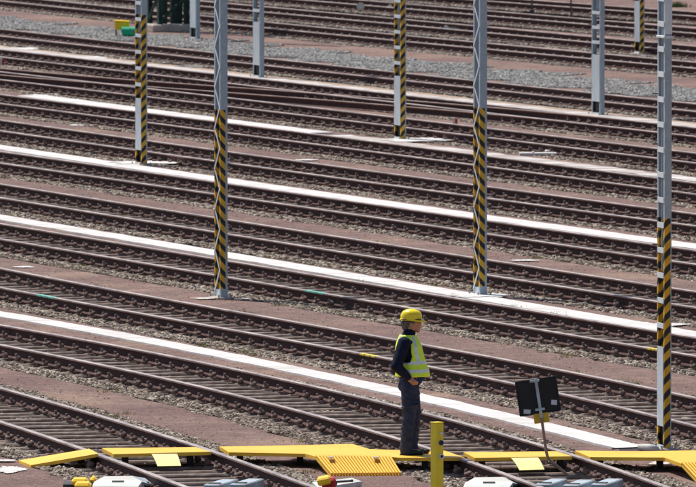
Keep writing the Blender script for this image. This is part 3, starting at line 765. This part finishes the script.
# vest: rings that follow the torso, open at the arms, with reflective bands
def ring(z, cx_, rx, ryy, n=40, y0=0):
    return [Vector((cx_ + rx * math.cos(2 * math.pi * k / n), y0 + ryy * math.sin(2 * math.pi * k / n), z)) for k in range(n)]
VZ = [(.985, .026, .196, .212), (1.03, .024, .192, .210), (1.075, .020, .186, .207), (1.12, .012, .172, .205), (1.165, .004, .166, .204), (1.21, -.004, .161, .203), (1.26, -.012, .156, .202), (1.31, -.018, .153, .200), (1.36, -.022, .146, .192), (1.40, -.026, .132, .172), (1.435, -.030, .116, .140), (1.465, -.028, .108, .110), (1.50, -.022, .098, .094)]
nn = 72; VN = 40; rows = []; zs = []
bm = bmesh.new()
for i in range(VN + 1):
    z = VZ[0][0] + (VZ[-1][0] - VZ[0][0]) * i / VN; zs.append(z)
    cx_, rx, r2 = [float(np.interp(z, [v[0] for v in VZ], [v[j] for v in VZ])) for j in (1, 2, 3)]
    rows.append([bm.verts.new(p + Vector((.010 * noise.noise(p * 7), .007 * noise.noise(p * 7 + Vector((3, 0, 0))), .012 * noise.noise(Vector((p.x * 5, p.y * 5, 0))) if z < 1.0 else 0))) for p in ring(z, cx_, rx, r2, nn)])
for i, (a, b) in enumerate(zip(rows, rows[1:])):
    for k in range(nn):
        an = 2 * math.pi * (k + .5) / nn; zc = (zs[i] + zs[i + 1]) / 2; ca = math.cos(an); sa = math.sin(an)
        hole = abs(sa) > .4 and ((ca + .30) / .50) ** 2 + ((zc - 1.31) / .15) ** 2 < 1
        front = ca > 0 and abs(sa) < (zc - 1.33) * 2.6
        if hole or front: continue
        fc = bm.faces.new((a[k], a[(k + 1) % nn], b[(k + 1) % nn], b[k]))
        if 1.035 < zc < 1.08 or 1.135 < zc < 1.18: fc.material_index = 1
        if zc > 1.18 and (.42 < ca < .62 or -.92 < ca < -.76): fc.material_index = 1
vest = obj("vest", bm, [M_vest, M_silver], person, True)
sm_ = vest.modifiers.new("thick", 'SOLIDIFY'); sm_.thickness = .010; sm_.offset = 1
bm = bmesh.new()

# ------------------------------------------------------------------ equipment between the tracks
def brake_unit(x, y, label, handles):
    """white angular cover beside the rail with a folded grey side and yellow rounded handles"""
    c = at(x, y, G); root = empty("rail_cover", c, 0, label, "equipment cover", "white covers beside the rails")
    s = (y - HORIZON) / H
    L = lambda px, py, z=.16: at(x + px, y + py, G + z) - c
    bm = bmesh.new()
    prism(bm, [L(-24, 2), L(-14, -3.5), L(14, -4.0), L(24, 1.5), L(20, 7), L(-26, 7)], .10)
    obj("cover_plate", bm, M_white, root)
    bm = bmesh.new(); prism(bm, [L(14, -4, .153), L(32, -1, .07), L(36, 5, .04), L(24, 2, .153)], .03); obj("folded_side", bm, M_paleblue, root)
    bm = bmesh.new(); prism(bm, [L(-6, .6, .172), L(6, .6, .172), L(6, 1.6, .172), L(-6, 1.6, .172)], .01); obj("slot", bm, M_dark, root)
    if handles:
        for dx, dy in ((-40, 1.5), (-37, 5.5), (-26.5, 0)):
            bm = bmesh.new(); w_ = .20 if dx < -30 else .08
            box(bm, L(dx + 2, dy, .11), (w_, .35, .08), bev=.03); obj("handle", bm, M_bin, root)
        bm = bmesh.new(); box(bm, L(-30, 5, .05), (.6, .5, .06), bev=.01); obj("mount", bm, M_dark, root)
brake_unit(118, 480, "white angular cover with yellow handles beside the nearest track at lower left", True)
brake_unit(489, 481, "white angular cover beside the rail at lower middle, right of the yellow post", False)
def block(x, y, label):
    c = at(x, y, G); root = empty("pale_block", c, R(-14), label, "block", "pale blue blocks between the rails")
    bm = bmesh.new(); box(bm, (0, 0, .10), (.20, .9, .18), bev=.012); obj("block_body", bm, M_paleblue, root)
    bm = bmesh.new(); box(bm, (0, -.30, .195), (.14, .10, .012), bev=.003); obj("top_lug", bm, M_dark, root)
for x, y, lb in ((221, 497.5, "pale blue block at the bottom edge, left of the pair between the lower left rails"), (247, 497, "pale blue block at the bottom edge, right of the pair between the lower left rails"),
                 (551, 497, "pale blue block at the bottom edge beneath the black board's pole"), (579, 498, "pale blue block at the bottom edge, middle one of the right-hand three"), (607, 497, "pale blue block at the bottom edge, rightmost of all, near the mast foot")):
    block(x, y, lb)

# red and yellow lever device on a white slab
c = at(333, 484, G); root = empty("lever_device", c, 0, "small red and yellow lever box on a white slab before the ribbed ramp", "point lever")
def LL(px, py, z): return at(px, py, G + z) - c
bm = bmesh.new(); prism(bm, [LL(312, 482, .08), LL(352, 478, .08), LL(362, 481.5, .08), LL(318, 488, .08)], .06); obj("slab", bm, M_white, root)
bm = bmesh.new(); box(bm, LL(329, 483, .19), (.17, .35, .14), bev=.03); obj("red_box", bm, M_red, root)
bm = bmesh.new(); cyl(bm, LL(334, 482.5, .17) - Vector((0, .18, 0)), LL(334, 482.5, .17) - Vector((0, .22, 0)), .04, n=12); obj("hub", bm, M_dark, root)
bm = bmesh.new(); box(bm, LL(324, 480.5, .25), (.16, .4, .09), ry(-12), bev=.02); obj("yellow_weight", bm, M_bin, root)
bm = bmesh.new(); cyl(bm, LL(336, 482, .15), LL(352, 481, .17), .014, n=8); cyl(bm, LL(352, 481, .16), LL(352, 481, .26), .018, n=8); obj("lever", bm, M_dark, root)

# white curved pipe end beside the nearest mast
bm = bmesh.new(); P = [at(612, 449.0, G + .05), at(640, 447.6, G + .05), at(650, 447.2, G + .07), at(655.5, 448.2, G + .07), at(656.5, 450, G + .02)]
B3 = lambda t_: P[1] * (1 - t_) ** 3 + P[2] * 3 * t_ * (1 - t_) ** 2 + P[3] * 3 * t_ * t_ * (1 - t_) + P[4] * t_ ** 3
tube(bm, [B3(k / 24) for k in range(25)], .045, 16); tag(obj("white_pipe", bm, M_white, None, True), "short white pipe bending into the ground beside the nearest mast foot", "pipe")
bm = bmesh.new(); tube(bm, P[:2], .010, 8); tag(obj("thin_cable", bm, M_dark), "thin dark cable lying across the end of the longest white strip", "cable")
for (x, y, r_, lb) in ((559, 157.8, 4, "pale concrete slab lying on the ballast, right one of two in the middle right"), (538, 160.4, 1, "pale concrete slab lying on the ballast, left one of two in the middle right")):
    c = at(x, y, .0); bm = bmesh.new(); box(bm, (c.x, c.y, .10), (.55 if r_ > 2 else .75, .32, .12), rotz(R(r_)), bev=.012); box(bm, (c.x - .1, c.y, .17), (.05, .2, .02), rotz(R(r_)))
    tag(obj("concrete_slab", bm, M_wpath), lb, "slab", "loose concrete slabs")

# yellow box and green drum at the far left
s0 = (37.5 - HORIZON) / H
c = at(122, 37, G); root = empty("grit_box", c, 0, "yellow box on short legs beside the green drum at upper left", "box")
bm = bmesh.new(); box(bm, (0, 0, .30), (.38, .35, .20), bev=.02); obj("bin_body", bm, M_bin, root)
bm = bmesh.new(); box(bm, (0, 0, .42), (.41, .38, .04), ry(3), bev=.015); obj("lid", bm, M_bin, root)
for x in (-.15, .15):
    for y in (-.13, .13): bm = bmesh.new(); box(bm, (x, y, .10), (.03, .03, .20)); obj("leg", bm, M_dark, root)
c = at(129.5, 37.6, G); root = empty("green_drum", c, 0, "green plastic drum lying below the yellow box at upper left", "drum")
bm = bmesh.new(); cyl(bm, (-.2, 0, .14), (.2, 0, .14), .14, n=20)
for x in (-.15, 0, .15): cyl(bm, (x - .012, 0, .14), (x + .012, 0, .14), .15, n=20)
obj("drum_body", bm, M_green, root, False)
bm = bmesh.new(); cyl(bm, (-.215, .03, .19), (-.2, .03, .19), .03, n=10); obj("bung", bm, M_dark, root)

# dark green lattice mast foot on a concrete plinth
c = at(168, 31, G); root = empty("lattice_mast", c, R(20), "dark green lattice mast with four legs on a low concrete plinth at the top", "lattice mast")
bm = bmesh.new(); box(bm, (0, .0, .09), (1.25, 1.25, .22), bev=.03); obj("plinth", bm, M_conc, root)
LG = [(-.42, -.42), (.42, -.42), (.42, .42), (-.42, .42)]
for x, y in LG:
    bm = bmesh.new(); box(bm, (x, y, 4.7), (.02, .16, 9)); box(bm, (x + (.07 if x < 0 else -.07), y, 4.7), (.12, .02, 9)); obj("leg", bm, M_green_metal, root)
for k in range(12):
    z0 = .25 + k * .72
    for i in range(4):
        a = LG[i]; b = LG[(i + 1) % 4]
        if k % 2: a, b = b, a
        bm = bmesh.new(); cyl(bm, (a[0], a[1], z0), (b[0], b[1], z0 + .72), .035, n=6); obj("brace", bm, M_green_metal, root)
for x, h_ in ((-.15, 1.9), (.12, 2.6), (.27, 1.5)):
    bm = bmesh.new(); box(bm, (x, -.1, .2 + h_ / 2), (.16, .14, h_), bev=.01); box(bm, (x, -.18, .2 + h_ * .7), (.10, .02, .2)); obj("cable_duct", bm, M_green_metal, root)

# dwarf signals and markers
def dwarf(x, y, hpx, wpx, label, m=M_white, tail=0.0):
    s = (y - HORIZON) / H; h_ = hpx / s; w_ = wpx / s
    root = empty("dwarf_signal", at(x, y, G), 0, label, "ground signal", "small signals and markers between the tracks")
    bm = bmesh.new(); cyl(bm, (0, 0, 0), (0, 0, h_ * .4), w_ * .14, n=8); obj("foot", bm, M_dark, root)
    bm = bmesh.new(); cyl(bm, (0, .05, h_ * .68), (0, -.12, h_ * .66), w_ * .45, w_ * .5, n=16); obj("housing", bm, m, root)
    bm = bmesh.new(); cyl(bm, (0, -.12, h_ * .66), (0, -.135, h_ * .66), w_ * .28, n=12); obj("lens", bm, M_plate, root)
    if tail:
        bm = bmesh.new(); box(bm, (tail / s / 2 + w_ * .4, .1, h_ * .45), (tail / s, .22, h_ * .6), bev=.03); obj("machine_case", bm, M_green_metal, root)
dwarf(446, 33.5, 8, 6, "white headed point machine with a dark case beside a far track", tail=9)
dwarf(390, 11.5, 7, 5, "small white dwarf signal touching the mast striped to the top edge")
dwarf(360.5, 12, 9, 8, "cream coloured round dwarf signal left of the mast striped to the top edge", simple("cream_paint", (.62, .56, .42), .1, 5, .6))
def marker(x, y, hpx, label):
    s = (y - HORIZON) / H; h_ = hpx / s
    root = empty("marker_post", at(x, y, G), 0, label, "marker", "small signals and markers between the tracks")
    bm = bmesh.new(); box(bm, (-.025, 0, h_ / 2), (.05, .06, h_), bev=.005); obj("white_half", bm, M_white, root)
    bm = bmesh.new(); box(bm, (.0275, 0, h_ / 2 - .01), (.05, .055, h_ - .02), bev=.005); obj("red_half", bm, M_red, root)
marker(455, 124, 6.5, "short red and white marker peg right of the mast striped to the top edge")
marker(2, 65, 7, "short red and white marker peg at the left edge")
def thinpost(x, y, label):
    root = empty("thin_post", at(x, y, G), 0, label, "post", "thin dark posts at the far tracks")
    bm = bmesh.new(); cyl(bm, (0, 0, 0), (0, 0, 2.2), .022, n=8); obj("post_tube", bm, M_dark, root)
    bm = bmesh.new(); box(bm, (0, 0, .05), (.14, .14, .10), bev=.01); obj("foot", bm, M_dark, root)
thinpost(532, 13, "thin dark post at the top edge, left one of a pair by the farthest tracks")
thinpost(571, 20, "thin dark post at the top edge, right one of a pair by the farthest tracks")
# paint marks wrapped on rail heads
M_teal = simple("teal_paint", (.12, .45, .38), .3, 20, .6); M_ypaint = simple("yellow_mark_paint", (.75, .60, .08), .3, 20, .6)
def mark(line, side, x, y, m, label, L=.9):
    ln = T[line]; p = at(x, y, RT); u = ln.near(p.x, p.y); bm = bmesh.new()
    for k in range(3):
        X, Y, a = ln.pos(u + k * L / 3, side * .7525); box(bm, (X, Y, RT - .014), (L / 3 * .8, .080, .030), rotz(a), bev=.004)
    tag(obj("rail_mark", bm, m), label, "paint mark", "coloured marks on the rails")
mark('10', -1, 47, 294.5, M_teal, "teal paint mark on a rail at the left edge"); mark('9', -1, 306, 290.5, M_teal, "teal paint mark on a rail left of the worker's helmet")
mark('9', -1, 646, 348, M_ypaint, "yellow paint mark on a rail beside the nearest mast", .5); mark('10', -1, 365, 353.5, M_ypaint, "yellow paint mark on a rail left of the worker's shoulder", .7)
# weeds growing at the ballast edges
bm = bmesh.new()
for k, n_ in (('12', 10), ('11', 16), ('10', 22), ('9', 34), ('8', 14), ('7', 10), ('6', 8)):
    ln = T[k]
    for i in range(n_):
        x0_, y0_, _a = ln.pos(rnd.uniform(0, ln.L), rnd.choice((-1, 1, 1)) * rnd.uniform(1.15, 1.7))
        for j in range(rnd.randint(10, 30)):
            x = x0_ + rnd.gauss(0, .07); y = y0_ + rnd.gauss(0, .10); h_ = rnd.uniform(.03, .11); b_ = rnd.uniform(0, 6.28)
            bm.faces.new([bm.verts.new((x - .008, y, G - .02)), bm.verts.new((x + .008, y, G - .02)), bm.verts.new((x + .05 * math.cos(b_), y + .05 * math.sin(b_), G + h_ * .62))])
tag(obj("weeds", bm, simple("dry_weed", (.40, .37, .15), .5, 3, .9)), kind='stuff')
# grass tuft on the sandy bank
bm = bmesh.new(); c = at(678, 7, G)
for k in range(500):
    a = rnd.uniform(0, 6.28); r_ = abs(rnd.gauss(0, .13)); x = c.x + r_ * math.cos(a) * 1.3; y = c.y + r_ * math.sin(a); h_ = rnd.uniform(.08, .3); b_ = rnd.uniform(0, 6.28)
    v = [bm.verts.new((x - .01, y, 0)), bm.verts.new((x + .01, y, 0)), bm.verts.new((x + .1 * math.cos(b_), y + .1 * math.sin(b_), h_))]; bm.faces.new(v)
tag(obj("grass", bm, M_grass), kind='stuff')
